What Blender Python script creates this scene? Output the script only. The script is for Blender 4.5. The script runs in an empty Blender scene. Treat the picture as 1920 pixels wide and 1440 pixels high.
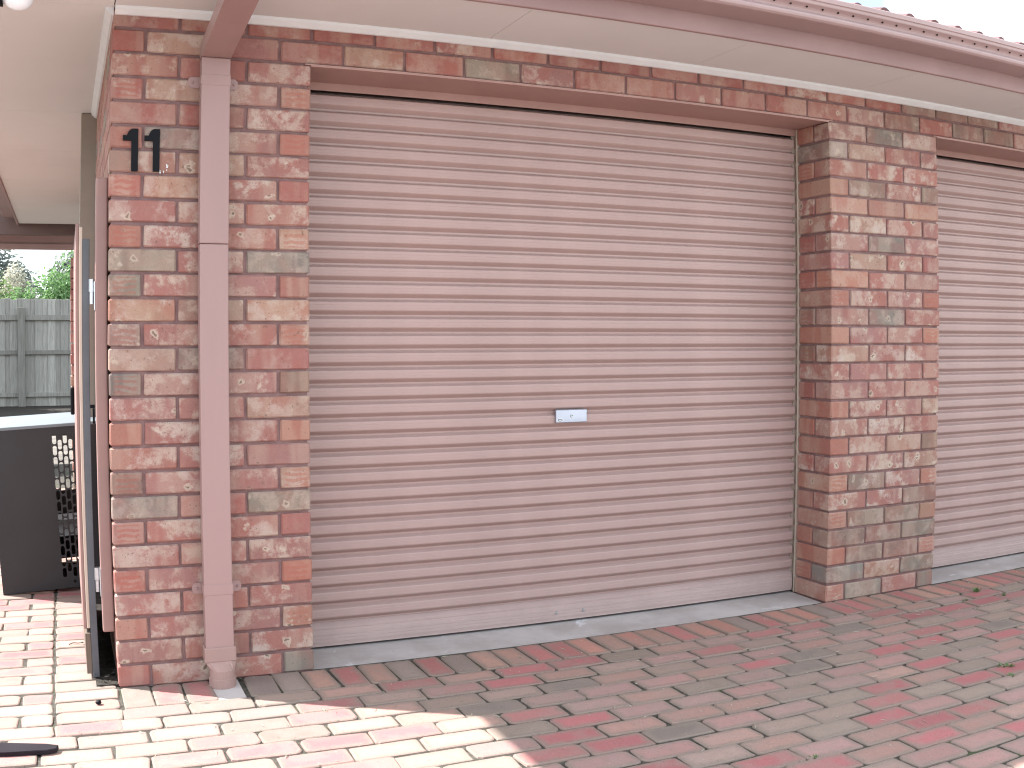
import bpy, bmesh, math, random
from mathutils import Vector, Matrix

random.seed(11)
SC = bpy.context.scene
COL = SC.collection
R = math.radians

# ------------------------------------------------------------------ camera, world, sun, exposure
cd = bpy.data.cameras.new('camera')
cam = bpy.data.objects.new('camera', cd)
COL.objects.link(cam)
SC.camera = cam
yaw, pitch, roll = 0.37552, -0.02537, -0.00172
f = Vector((math.sin(yaw) * math.cos(pitch), math.cos(yaw) * math.cos(pitch), math.sin(pitch)))
r = Vector((math.cos(yaw), -math.sin(yaw), 0))
u = r.cross(f)
r2 = math.cos(roll) * r + math.sin(roll) * u
u2 = -math.sin(roll) * r + math.cos(roll) * u
M = Matrix((r2, u2, -f)).transposed().to_4x4()
M.translation = Vector((-0.141, -3.665, 1.2266))
cam.matrix_world = M
# a small compact camera with visible barrel distortion
cd.sensor_fit = 'HORIZONTAL'
cd.sensor_width = 36.0
cd.sensor_height = 27.0
cd.lens = 36.3
cd.type = 'PANO'
cd.panorama_type = 'FISHEYE_LENS_POLYNOMIAL'
cd.fisheye_fov = R(150)
cd.fisheye_polynomial_k0 = 0.0
cd.fisheye_polynomial_k1 = -0.027457399680916778
cd.fisheye_polynomial_k2 = -3.158169887172948e-05
cd.fisheye_polynomial_k3 = 6.4530868191885765e-06
cd.fisheye_polynomial_k4 = -1.379473078415202e-07
cd.shift_x = 93.34 / 1920
cd.shift_y = -36.25 / 1440
cd.clip_start = 0.05
cd.clip_end = 500

SUN_EL = 48.3
SUN_AZ = Vector((0.859, -0.512))          # the way the light travels over the ground
W = bpy.data.worlds.new('World')
SC.world = W
W.use_nodes = True
wn = W.node_tree
wn.nodes.clear()
wo = wn.nodes.new('ShaderNodeOutputWorld')
bg = wn.nodes.new('ShaderNodeBackground')
sky = wn.nodes.new('ShaderNodeTexSky')
sky.sky_type = 'NISHITA'
sky.sun_disc = False
sky.sun_elevation = R(SUN_EL)
sky.sun_rotation = math.atan2(-SUN_AZ.x, -SUN_AZ.y)
sky.air_density = 1.0
sky.dust_density = 0.6
bg.inputs['Strength'].default_value = 0.075
# broken thin cloud over the blue
tc = wn.nodes.new('ShaderNodeTexCoord')
cn = wn.nodes.new('ShaderNodeTexNoise')
cn.inputs['Scale'].default_value = 3.2
cn.inputs['Detail'].default_value = 7
cn.inputs['Roughness'].default_value = 0.55
cr = wn.nodes.new('ShaderNodeMapRange')
cr.inputs['From Min'].default_value = 0.42
cr.inputs['From Max'].default_value = 0.60
cr.inputs['To Min'].default_value = 0.10
mx = wn.nodes.new('ShaderNodeMix')
mx.data_type = 'RGBA'
mx.inputs[7].default_value = (15.2, 16.4, 17.0, 1)
cm = wn.nodes.new('ShaderNodeMapping')
cm.inputs['Location'].default_value = (4.1, 1.0, 0.0)
wn.links.new(tc.outputs['Generated'], cm.inputs[0])
wn.links.new(cm.outputs[0], cn.inputs['Vector'])
wn.links.new(cn.outputs['Fac'], cr.inputs['Value'])
wn.links.new(cr.outputs['Result'], mx.inputs[0])
wn.links.new(sky.outputs[0], mx.inputs[6])
wn.links.new(mx.outputs[2], bg.inputs['Color'])
wn.links.new(bg.outputs[0], wo.inputs['Surface'])

sl = bpy.data.lights.new('sun', 'SUN')
so = bpy.data.objects.new('sun', sl)
COL.objects.link(so)
sl.energy = 4.7
sl.angle = R(0.55)
sl.color = (1.0, 0.98, 0.955)
sd = Vector((SUN_AZ.x * math.cos(R(SUN_EL)), SUN_AZ.y * math.cos(R(SUN_EL)), -math.sin(R(SUN_EL))))
so.rotation_euler = sd.to_track_quat('-Z', 'Y').to_euler()
so.location = (-5, 5, 8)

SC.view_settings.view_transform = 'Standard'
SC.view_settings.look = 'None'
SC.view_settings.exposure = 1.86
SC.view_settings.gamma = 1.0
SC.cycles.filter_width = 1.15

# ------------------------------------------------------------------ materials
MAT = {}

class NT:
    def __init__(s, name, rough=0.8, spec=0.3):
        m = bpy.data.materials.new(name)
        m.use_nodes = True
        s.m, s.t = m, m.node_tree
        s.t.nodes.clear()
        s.out = s.n('ShaderNodeOutputMaterial')
        s.b = s.n('ShaderNodeBsdfPrincipled')
        s.l(s.b.outputs[0], s.out.inputs['Surface'])
        s.b.inputs['Roughness'].default_value = rough
        s.b.inputs['Specular IOR Level'].default_value = spec
        MAT[name] = m
    def n(s, t, **k):
        x = s.t.nodes.new(t)
        for a, v in k.items():
            setattr(x, a, v)
        return x
    def l(s, a, b):
        s.t.links.new(a, b)
    def val(s, inp, v):
        if hasattr(v, 'links') or hasattr(v, 'is_linked'):
            s.l(v, inp)
        else:
            inp.default_value = v
    def math(s, op, a, b=0.0, clamp=False):
        x = s.n('ShaderNodeMath', operation=op)
        x.use_clamp = clamp
        s.val(x.inputs[0], a)
        s.val(x.inputs[1], b)
        return x.outputs[0]
    def mix(s, fac, a, b, blend='MIX'):
        x = s.n('ShaderNodeMix', data_type='RGBA', blend_type=blend)
        s.val(x.inputs[0], fac)
        for i, v in ((6, a), (7, b)):
            if isinstance(v, tuple):
                x.inputs[i].default_value = v if len(v) == 4 else (*v, 1)
            else:
                s.l(v, x.inputs[i])
        return x.outputs[2]
    def noise(s, vec, scale, detail=3, rough=0.5, dist=0.0):
        x = s.n('ShaderNodeTexNoise')
        if vec is not None:
            s.l(vec, x.inputs['Vector'])
        x.inputs['Scale'].default_value = scale
        x.inputs['Detail'].default_value = detail
        x.inputs['Roughness'].default_value = rough
        x.inputs['Distortion'].default_value = dist
        return x.outputs['Fac']
    def rng(s, v, a, b, c=0.0, d=1.0):
        x = s.n('ShaderNodeMapRange', interpolation_type='SMOOTHSTEP')
        s.l(v, x.inputs['Value'])
        for k, w in (('From Min', a), ('From Max', b), ('To Min', c), ('To Max', d)):
            x.inputs[k].default_value = w
        return x.outputs[0]
    def coord(s, which='Object'):
        return s.n('ShaderNodeTexCoord').outputs[which]
    def obvec(s, which='Object'):
        """coordinates shifted by the object's own random number, so copies differ"""
        oi = s.n('ShaderNodeObjectInfo')
        a = s.n('ShaderNodeVectorMath', operation='ADD')
        m = s.n('ShaderNodeMath', operation='MULTIPLY')
        s.l(oi.outputs['Random'], m.inputs[0])
        m.inputs[1].default_value = 60.0
        c = s.n('ShaderNodeCombineXYZ')
        for i in range(3):
            s.l(m.outputs[0], c.inputs[i])
        s.l(s.coord(which), a.inputs[0])
        s.l(c.outputs[0], a.inputs[1])
        return a.outputs[0], oi
    def attr(s, name):
        return s.n('ShaderNodeAttribute', attribute_type='OBJECT', attribute_name=name).outputs['Fac']
    def bump(s, h, strength=0.3, dist=0.002):
        x = s.n('ShaderNodeBump')
        x.inputs['Strength'].default_value = strength
        x.inputs['Distance'].default_value = dist
        s.l(h, x.inputs['Height'])
        s.l(x.outputs[0], s.b.inputs['Normal'])
    def base(s, c):
        if isinstance(c, tuple):
            s.b.inputs['Base Color'].default_value = (*c[:3], 1)
        else:
            s.l(c, s.b.inputs['Base Color'])

def paint(name, c, rough=0.5, var=0.08, dirt=0.0, scale=6.0, spec=0.3, metal=0.0, streak=False):
    k = NT(name, rough, spec)
    v = k.coord()
    if streak:
        mp = k.n('ShaderNodeMapping')
        mp.inputs['Scale'].default_value = (1, 1, 0.12)
        k.l(v, mp.inputs[0])
        v = mp.outputs[0]
    n1 = k.noise(v, scale, 4, 0.6)
    lo = tuple(x * (1 - var) for x in c)
    hi = tuple(min(1, x * (1 + var)) for x in c)
    col = k.mix(k.rng(n1, 0.3, 0.7), lo, hi)
    if dirt:
        n2 = k.noise(k.coord(), 42, 4, 0.7)
        col = k.mix(k.rng(n2, 0.62, 0.78, 0, dirt), col, tuple(x * 0.45 for x in c))
    k.base(col)
    k.b.inputs['Metallic'].default_value = metal
    k.bump(k.noise(k.coord(), 220, 2), 0.08, 0.001)
    return k.m

def brick_mat():
    k = NT('fired_brick', 0.88, 0.25)
    v, oi = k.obvec()
    base = oi.outputs['Color']
    patch, streak = k.attr('patch'), k.attr('streak')
    grain = k.noise(v, 260, 3, 0.7)
    tone = k.noise(v, 7, 3, 0.55)
    mott = k.noise(v, 34, 5, 0.72)
    dark = k.mix(k.rng(tone, 0.35, 0.65), base, k.mix(0.42, base, (0.30, 0.10, 0.075)))
    dark = k.mix(k.rng(mott, 0.35, 0.75, 0.0, 0.35), dark, k.mix(0.5, base, (0.34, 0.20, 0.15)))
    # vertical bands from stacking in the kiln
    mp = k.n('ShaderNodeMapping')
    mp.inputs['Scale'].default_value = (1, 1, 0.15)
    k.l(v, mp.inputs[0])
    band = k.noise(mp.outputs[0], 9, 3, 0.55)
    dark = k.mix(k.rng(band, 0.47, 0.60, 0, 0.5), dark, k.mix(0.5, base, (0.44, 0.34, 0.26)))
    # pale lime and ash bloom with ragged edges
    bl = k.noise(v, 11, 6, 0.68, 0.15)
    blm = k.math('MULTIPLY', k.rng(bl, 0.455, 0.60), patch, True)
    blm = k.math('MULTIPLY', blm, k.rng(mott, 0.25, 0.6, 0.45, 0.9))
    col = k.mix(blm, dark, k.mix(k.rng(tone, 0.3, 0.7), (0.40, 0.305, 0.24), (0.43, 0.36, 0.315)))
    # ringed lime spots with a dark pit
    vo = k.n('ShaderNodeTexVoronoi')
    vo.inputs['Scale'].default_value = 15
    wv = k.n('ShaderNodeVectorMath', operation='ADD')
    nz = k.n('ShaderNodeTexNoise')
    nz.inputs['Scale'].default_value = 40
    k.l(v, nz.inputs['Vector'])
    sc = k.n('ShaderNodeVectorMath', operation='SCALE')
    sc.inputs['Scale'].default_value = 0.045
    k.l(nz.outputs['Color'], sc.inputs[0])
    k.l(v, wv.inputs[0])
    k.l(sc.outputs[0], wv.inputs[1])
    k.l(wv.outputs[0], vo.inputs['Vector'])
    sp = vo.outputs['Distance']
    gate = k.math('MULTIPLY', k.math('GREATER_THAN', k.n('ShaderNodeSeparateColor').outputs[0], 2.0), 0.0)
    sepc = k.n('ShaderNodeSeparateColor')
    k.l(vo.outputs['Color'], sepc.inputs[0])
    on = k.math('MULTIPLY', k.math('GREATER_THAN', sepc.outputs[0], 0.6), k.math('MINIMUM', k.math('MULTIPLY', patch, 1.5), 1.0))
    ring = k.math('MULTIPLY', k.rng(sp, 0.30, 0.16), on)
    pit = k.math('MULTIPLY', k.rng(sp, 0.125, 0.08), on)
    col = k.mix(k.math('MULTIPLY', ring, 0.7), col, (0.45, 0.375, 0.30))
    col = k.mix(k.math('MULTIPLY', pit, 0.9), col, (0.16, 0.11, 0.085))
    # drag marks on the ends of some bricks
    sx = k.n('ShaderNodeSeparateXYZ')
    k.l(k.coord('Generated'), sx.inputs[0])
    zz = k.math('ADD', k.math('MULTIPLY', sx.outputs[2], 24.0), k.math('MULTIPLY', k.noise(v, 22, 2), 9.0))
    wv2 = k.math('SINE', zz)
    zr = k.math('MULTIPLY', k.rng(sx.outputs[2], 0.06, 0.16), k.rng(sx.outputs[2], 0.94, 0.84))
    yr = k.math('MULTIPLY', k.rng(sx.outputs[1], 0.10, 0.2), k.rng(sx.outputs[1], 0.92, 0.8))
    ng = k.n('ShaderNodeSeparateXYZ')
    k.l(k.coord('Normal'), ng.inputs[0])
    endf = k.rng(k.math('ABSOLUTE', ng.outputs[0]), 0.6, 0.8)
    st = k.math('MULTIPLY', k.math('MULTIPLY', k.rng(wv2, -0.25, 0.1), k.math('MULTIPLY', zr, yr)), k.math('MULTIPLY', streak, endf))
    col = k.mix(k.math('MULTIPLY', st, 0.62), col, k.mix(0.55, base, (0.33, 0.09, 0.06)))
    # pores
    por = k.noise(v, 85, 2, 0.6)
    col = k.mix(k.rng(por, 0.655, 0.72, 0, 0.7), col, (0.13, 0.08, 0.06))
    col = k.mix(k.rng(grain, 0.3, 0.7, 0, 0.36), col, k.mix(0.5, col, (0.1, 0.06, 0.05)))
    k.base(col)
    h = k.math('ADD', k.math('MULTIPLY', grain, 0.5), k.math('ADD', mott, k.math('MULTIPLY', pit, -1.2)))
    k.bump(h, 0.6, 0.003)
    return k.m

def joined_brick_mat(name, cols, rough=0.88):
    k = NT(name, rough, 0.25)
    g = k.n('ShaderNodeNewGeometry')
    ramp = k.n('ShaderNodeValToRGB')
    ramp.color_ramp.interpolation = 'CONSTANT'
    el = ramp.color_ramp.elements
    while len(el) < len(cols):
        el.new(0.5)
    for i, c in enumerate(cols):
        el[i].position = i / len(cols)
        el[i].color = (*c, 1)
    k.l(g.outputs['Random Per Island'], ramp.inputs[0])
    v = k.coord()
    m = k.noise(v, 12, 5, 0.7)
    col = k.mix(k.rng(m, 0.45, 0.7, 0, 0.55), ramp.outputs[0], (0.5, 0.38, 0.30))
    col = k.mix(k.rng(k.noise(v, 180, 3, 0.7), 0.35, 0.75, 0, 0.3), col, (0.10, 0.07, 0.055))
    k.base(col)
    k.bump(k.noise(v, 160, 3), 0.4, 0.002)
    return k.m

def paver_mat():
    k = NT('clay_paver', 0.9, 0.22)
    v, oi = k.obvec()
    base = oi.outputs['Color']
    mott = k.noise(v, 26, 5, 0.7)
    big = k.noise(v, 8, 3, 0.5)
    col = k.mix(k.rng(mott, 0.35, 0.72, 0, 0.45), base, k.mix(0.55, base, (0.15, 0.125, 0.105)))
    col = k.mix(k.rng(big, 0.48, 0.62, 0, 0.6), col, k.mix(0.6, base, (0.25, 0.19, 0.165)))
    # worn, dusty rims: distance to the edge of the paver itself
    sx = k.n('ShaderNodeSeparateXYZ')
    k.l(k.coord('Generated'), sx.inputs[0])
    dx = k.math('MULTIPLY', k.math('MINIMUM', sx.outputs[0], k.math('SUBTRACT', 1.0, sx.outputs[0])), 0.230)
    dy = k.math('MULTIPLY', k.math('MINIMUM', sx.outputs[1], k.math('SUBTRACT', 1.0, sx.outputs[1])), 0.112)
    ed = k.math('ADD', k.math('MINIMUM', dx, dy), k.math('MULTIPLY', k.math('SUBTRACT', mott, 0.5), 0.06))
    rim = k.rng(ed, 0.036, 0.002, 0, 0.85)
    col = k.mix(rim, col, (0.20, 0.156, 0.130))
    spk = k.noise(v, 210, 2, 0.5)
    col = k.mix(k.rng(spk, 0.66, 0.74, 0, 0.5), col, (0.42, 0.36, 0.31))
    col = k.mix(k.rng(k.noise(v, 170, 2, 0.6), 0.62, 0.72, 0, 0.55), col, (0.06, 0.05, 0.042))
    k.base(col)
    k.bump(k.math('ADD', mott, k.math('MULTIPLY', spk, 0.6)), 0.5, 0.003)
    return k.m

def soil_mat(name, a, b, scale=18, moss=0.0):
    k = NT(name, 0.95, 0.15)
    v = k.coord()
    n1 = k.noise(v, scale, 6, 0.7)
    col = k.mix(k.rng(n1, 0.3, 0.7), a, b)
    if moss:
        col = k.mix(k.rng(k.noise(v, 5, 5, 0.7), 0.56, 0.66, 0, moss), col, (0.05, 0.075, 0.025))
    k.base(col)
    k.bump(k.noise(v, scale * 5, 5, 0.7), 0.7, 0.006)
    return k.m

def concrete_mat():
    k = NT('concrete', 0.9, 0.25)
    v = k.coord()
    n1 = k.noise(v, 3.2, 6, 0.6)
    n2 = k.noise(v, 40, 4, 0.7)
    col = k.mix(k.rng(n1, 0.35, 0.65), (0.34, 0.30, 0.285), (0.44, 0.40, 0.385))
    col = k.mix(k.rng(n2, 0.6, 0.75, 0, 0.4), col, (0.20, 0.18, 0.17))
    ef = k.noise(v, 6.5, 6, 0.75, 0.6)
    col = k.mix(k.rng(ef, 0.62, 0.70, 0, 0.7), col, (0.62, 0.61, 0.63))
    k.base(col)
    k.bump(n2, 0.3, 0.002)
    return k.m

def timber_mat(name, a, b, rough=0.9):
    k = NT(name, rough, 0.2)
    v, oi = k.obvec()
    mp = k.n('ShaderNodeMapping')
    mp.inputs['Scale'].default_value = (22, 22, 1.6)
    k.l(v, mp.inputs[0])
    g = k.noise(mp.outputs[0], 2.2, 5, 0.65, 0.4)
    tint = k.math('MULTIPLY_ADD' if False else 'MULTIPLY', oi.outputs['Random'], 0.5)
    col = k.mix(k.rng(g, 0.3, 0.7), a, b)
    col = k.mix(tint, col, tuple(x * 0.6 for x in a))
    k.base(col)
    k.bump(g, 0.4, 0.003)
    return k.m

def leaf_mat(name, cols, trans=0.25):
    k = NT(name, 0.5, 0.4)
    g = k.n('ShaderNodeNewGeometry')
    ramp = k.n('ShaderNodeValToRGB')
    el = ramp.color_ramp.elements
    while len(el) < len(cols):
        el.new(0.5)
    for i, c in enumerate(cols):
        el[i].position = i / max(1, len(cols) - 1)
        el[i].color = (*c, 1)
    k.l(g.outputs['Random Per Island'], ramp.inputs[0])
    k.base(ramp.outputs[0])
    tr = k.n('ShaderNodeBsdfTranslucent')
    k.l(ramp.outputs[0], tr.inputs[0])
    ms = k.n('ShaderNodeMixShader')
    ms.inputs[0].default_value = trans
    k.l(k.b.outputs[0], ms.inputs[1])
    k.l(tr.outputs[0], ms.inputs[2])
    k.l(ms.outputs[0], k.out.inputs['Surface'])
    return k.m

soil_mat('bounce_concrete', (0.31, 0.305, 0.29), (0.41, 0.40, 0.385), 2.0)
brick_mat()
paver_mat()
concrete_mat()
B_COLS = [(.262, .128, .113), (.25, .104, .092), (.29, .13, .1), (.27, .165, .127), (.175, .15, .127), (.27, .135, .118), (.25, .115, .1)]
P_COLS = [(.30, .125, .115), (.30, .172, .138), (.215, .172, .142), (.275, .163, .142), (.29, .14, .125), (.172, .142, .125), (.26, .163, .137)]
joined_brick_mat('joined_brick', B_COLS)
joined_brick_mat('joined_paver', P_COLS)
k = NT('mortar', 0.95, 0.15)
v_ = k.coord()
k.base(k.mix(k.rng(k.noise(v_, 14, 5, 0.7), 0.3, 0.7), (0.135, 0.08, 0.078), (0.205, 0.122, 0.118)))
k.bump(k.noise(v_, 150, 4, 0.7), 0.6, 0.003)
paint('door_paint', (0.338, 0.232, 0.212), 0.42, 0.05, 0.10, 3.0, 0.35, streak=True)
paint('rail_paint', (0.35, 0.258, 0.242), 0.4, 0.05, 0.15, 5.0, 0.35)
paint('pipe_paint', (0.275, 0.176, 0.165), 0.45, 0.05, 0.18, 4.0, 0.35, streak=True)
paint('shoe_paint', (0.28, 0.18, 0.16), 0.5, 0.05, 0.12, 6.0, 0.3)
paint('fascia_paint', (0.262, 0.170, 0.162), 0.5, 0.06, 0.12, 4.0, 0.3)
paint('gutter_paint', (0.292, 0.200, 0.192), 0.4, 0.04, 0.08, 4.0, 0.4)
paint('lintel_paint', (0.33, 0.20, 0.175), 0.5, 0.05, 0.1, 4.0, 0.3)
paint('soffit_paint', (0.57, 0.56, 0.545), 0.75, 0.025, 0.0, 1.6, 0.2)
paint('bead_paint', (0.57, 0.58, 0.585), 0.6, 0.04, 0.1, 8.0, 0.25)
paint('taupe_paint', (0.24, 0.20, 0.165), 0.6, 0.05, 0.1, 5.0, 0.25)
paint('cream_paint', (0.42, 0.33, 0.27), 0.6, 0.06, 0.15, 5.0, 0.25)
paint('gate_pink', (0.245, 0.15, 0.135), 0.55, 0.05, 0.1, 5.0, 0.25)
paint('gate_steel', (0.075, 0.078, 0.088), 0.5, 0.15, 0.15, 6.0, 0.4)
paint('zinc', (0.45, 0.46, 0.48), 0.35, 0.12, 0.25, 12.0, 0.5, metal=0.85)
paint('plate_metal', (0.40, 0.43, 0.50), 0.38, 0.05, 0.08, 10.0, 0.5, metal=0.75)
paint('logo_dark', (0.06, 0.075, 0.085), 0.5, 0.05, 0.0, 10.0)
paint('logo_light', (0.52, 0.55, 0.58), 0.5, 0.03, 0.0, 10.0)
paint('print_grey', (0.36, 0.38, 0.44), 0.6, 0.03, 0.0, 10.0)
paint('label_white', (0.62, 0.62, 0.64), 0.5, 0.03, 0.0, 10.0)
paint('black_gloss', (0.003, 0.003, 0.005), 0.5, 0.1, 0.0, 6.0, 0.12)
paint('black_hole', (0.01, 0.008, 0.008), 0.9, 0.0, 0.0, 6.0, 0.1)
paint('cabinet_paint', (0.024, 0.0235, 0.025), 0.45, 0.08, 0.1, 5.0, 0.3)
paint('cabinet_paint_lit', (0.13, 0.155, 0.17), 0.4, 0.05, 0.1, 5.0, 0.5)  # same metal as the front, sunlit sheen put into a lighter colour
paint('bulb_glass', (0.72, 0.76, 0.80), 0.25, 0.02, 0.0, 5.0, 0.5)
paint('roof_tile_clay', (0.13, 0.065, 0.065), 0.8, 0.2, 0.3, 6.0, 0.25)
paint('plain_render', (0.36, 0.22, 0.19), 0.9, 0.1, 0.2, 3.0, 0.2)
timber_mat('fence_timber', (0.26, 0.25, 0.225), (0.40, 0.385, 0.35))
timber_mat('rail_timber', (0.18, 0.17, 0.15), (0.29, 0.28, 0.255))
timber_mat('brown_timber', (0.12, 0.09, 0.07), (0.20, 0.15, 0.12))
soil_mat('joint_soil', (0.030, 0.027, 0.023), (0.10, 0.09, 0.075), 40, 0.6)
soil_mat('earth', (0.09, 0.08, 0.07), (0.17, 0.15, 0.13), 4, 0.2)
soil_mat('dark_litter', (0.012, 0.011, 0.01), (0.05, 0.043, 0.036), 60)  # litter tone, darkened to hold the deep shade by the gate
leaf_mat('leaf_bright', [(.08, .16, .05), (.11, .21, .07), (.15, .25, .10)], 0.5)
leaf_mat('leaf_lime', [(.12, .19, .06), (.15, .22, .08), (.18, .25, .11)], 0.5)
leaf_mat('leaf_grey', [(.12, .145, .13), (.16, .185, .16), (.20, .215, .19)], 0.45)
leaf_mat('leaf_weed', [(.08, .15, .045), (.11, .18, .06), (.18, .20, .10)], 0.3)
leaf_mat('leaf_plume', [(.34, .33, .26), (.46, .44, .36)], 0.45)
paint('beam_paint', (0.13, 0.088, 0.08), 0.7, 0.1, 0.1, 4.0, 0.2)
paint('carport_pink', (0.42, 0.29, 0.275), 0.6, 0.06, 0.1, 4.0, 0.25)
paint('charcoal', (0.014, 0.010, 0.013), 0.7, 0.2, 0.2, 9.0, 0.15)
paint('bark', (0.10, 0.075, 0.055), 0.9, 0.3, 0.2, 8.0, 0.15)

# ------------------------------------------------------------------ helpers
def tag(o, label=None, cat=None, group=None, kind=None):
    if label: o['label'] = label
    if cat: o['category'] = cat
    if group: o['group'] = group
    if kind: o['kind'] = kind
    return o

def empty(name, loc=(0, 0, 0), label=None, cat=None, group=None):
    o = bpy.data.objects.new(name, None)
    COL.objects.link(o)
    o.location = loc
    o.empty_display_size = 0.1
    return tag(o, label, cat, group)

def link(name, me, mats, parent=None, loc=(0, 0, 0), rot=(0, 0, 0)):
    o = bpy.data.objects.new(name, me)
    COL.objects.link(o)
    if mats is not None and not me.materials:
        for m in (mats if isinstance(mats, (list, tuple)) else [mats]):
            me.materials.append(MAT[m])
    o.location = loc
    o.rotation_euler = rot
    if parent:
        o.parent = parent
    return o

def me_from(bm, name, smooth=False):
    bmesh.ops.recalc_face_normals(bm, faces=bm.faces[:])
    me = bpy.data.meshes.new(name)
    bm.to_mesh(me)
    bm.free()
    if smooth:
        for p in me.polygons:
            p.use_smooth = True
    return me

def obj(name, bm, mats, parent=None, loc=(0, 0, 0), rot=(0, 0, 0), smooth=False):
    return link(name, me_from(bm, name, smooth), mats, parent, loc, rot)

def box(bm, x0, x1, y0, y1, z0, z1, bev=0.0, mat=0, seg=1):
    vs = [bm.verts.new((x, y, z)) for z in (z0, z1) for y in (y0, y1) for x in (x0, x1)]
    fs = [bm.faces.new([vs[i] for i in q]) for q in
          ((0, 2, 3, 1), (4, 5, 7, 6), (0, 1, 5, 4), (2, 6, 7, 3), (0, 4, 6, 2), (1, 3, 7, 5))]
    for q in fs:
        q.material_index = mat
    if bev:
        es = list({e for q in fs for e in q.edges})
        rr = bmesh.ops.bevel(bm, geom=es, offset=bev, segments=seg, affect='EDGES', profile=0.5)
        for q in rr['faces']:
            q.material_index = mat
    return vs

def prism(bm, pts, axis, a, b, mat=0):
    """extrude a closed 2-D outline along an axis; pts give the two other coordinates in order"""
    def P(p, t):
        return {'x': (t, p[0], p[1]), 'y': (p[0], t, p[1]), 'z': (p[0], p[1], t)}[axis]
    A = [bm.verts.new(P(p, a)) for p in pts]
    B = [bm.verts.new(P(p, b)) for p in pts]
    n = len(pts)
    fs = [bm.faces.new(A[::-1]), bm.faces.new(B)]
    for i in range(n):
        j = (i + 1) % n
        fs.append(bm.faces.new((A[i], A[j], B[j], B[i])))
    for q in fs:
        q.material_index = mat

def cyl(bm, p0, p1, r0, r1=None, seg=14, mat=0):
    r1 = r0 if r1 is None else r1
    p0, p1 = Vector(p0), Vector(p1)
    d = (p1 - p0).normalized()
    a = d.orthogonal().normalized()
    b = d.cross(a)
    A, B = [], []
    for i in range(seg):
        t = 2 * math.pi * i / seg
        o = a * math.cos(t) + b * math.sin(t)
        A.append(bm.verts.new(p0 + o * r0))
        B.append(bm.verts.new(p1 + o * r1))
    fs = [bm.faces.new(A[::-1]), bm.faces.new(B)]
    for i in range(seg):
        j = (i + 1) % seg
        fs.append(bm.faces.new((A[i], A[j], B[j], B[i])))
    for q in fs:
        q.material_index = mat

def sweep(bm, pts, axis, a, b, closed=False, mat=0):
    """an open profile carried along an axis"""
    def P(p, t):
        return {'x': (t, p[0], p[1]), 'y': (p[0], t, p[1])}[axis]
    A = [bm.verts.new(P(p, a)) for p in pts]
    B = [bm.verts.new(P(p, b)) for p in pts]
    for i in range(len(pts) - 1):
        q = bm.faces.new((A[i], A[i + 1], B[i + 1], B[i]))
        q.material_index = mat

# ------------------------------------------------------------------ brick library
BL, BW, BH, J = 0.230, 0.110, 0.076, 0.010
CO = BH + J

def brick_mesh(seed, h=BH):
    rnd = random.Random(seed)
    bm = bmesh.new()
    box(bm, -BL / 2, BL / 2, -BW / 2, BW / 2, -h / 2, h / 2, 0.0045)
    for v in bm.verts:
        v.co += Vector((rnd.uniform(-1, 1) * 0.0011, rnd.uniform(-1, 1) * 0.0009, rnd.uniform(-1, 1) * 0.0011))
    me = me_from(bm, 'brick')
    me.materials.append(MAT['fired_brick'])
    return me

BRICKS = [brick_mesh(s) for s in range(8)]
BRICKS_LOW = [brick_mesh(40 + s, 0.060) for s in range(4)]
TONE = {'P': (.262, .128, .113), 'R': (.25, .104, .092), 'D': (.225, .08, .071), 'O': (.275, .122, .095), 'T': (.27, .165, .127),
        'G': (.165, .148, .127), 'B': (.175, .12, .10), 'L': (.31, .165, .128), 'K': (.125, .108, .096)}
PATCH = {'P': 0.75, 'R': 0.30, 'D': 0.22, 'O': 0.10, 'T': 0.65, 'G': 0.5, 'B': 0.30, 'L': 0.35, 'K': 0.05}
brick_rnd = random.Random(5)

def put_brick(parent, x, y, z, code, header=False, low=False):
    """centre of the brick; code: tone letter, optional p (very patchy), s (drag marks), q (plain)"""
    rnd = brick_rnd
    me = rnd.choice(BRICKS_LOW if low else BRICKS)
    rz = (math.pi / 2 if header else 0.0) + (math.pi if rnd.random() < 0.5 else 0)
    o = bpy.data.objects.new('brick', me)
    COL.objects.link(o)
    o.parent = parent
    o.location = (x + rnd.uniform(-1, 1) * 0.0012, y + rnd.uniform(-1, 1) * 0.001, z + rnd.uniform(-1, 1) * 0.0012)
    o.rotation_euler = (rnd.uniform(-1, 1) * 0.003, rnd.uniform(-1, 1) * 0.004, rz + rnd.uniform(-1, 1) * 0.003)
    c = TONE[code[0]]
    g = rnd.uniform(0.9, 1.1)
    w = rnd.uniform(-0.06, 0.06)
    o.color = (c[0] * g * (1 + w), c[1] * g, c[2] * g * (1 - w), 1)
    pa = PATCH[code[0]] * rnd.uniform(0.75, 1.2)
    if 'p' in code: pa = 1.0
    if 'q' in code: pa = 0.05
    o['patch'] = float(min(pa, 1.0))
    o['streak'] = 1.0 if 's' in code else 0.0
    return o

def rand_code(header=False, tones='PPPPPRTTLG'):
    c = brick_rnd.choice(tones)
    if header and brick_rnd.random() < 0.45:
        c += 's'
    elif brick_rnd.random() < 0.25:
        c += 'p'
    return c

# ------------------------------------------------------------------ the ground
bm = bmesh.new()
box(bm, -60, 60, -40, 120, -0.30, -0.075)
ground = obj('ground', bm, 'earth')
tag(ground, kind='structure')

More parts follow.
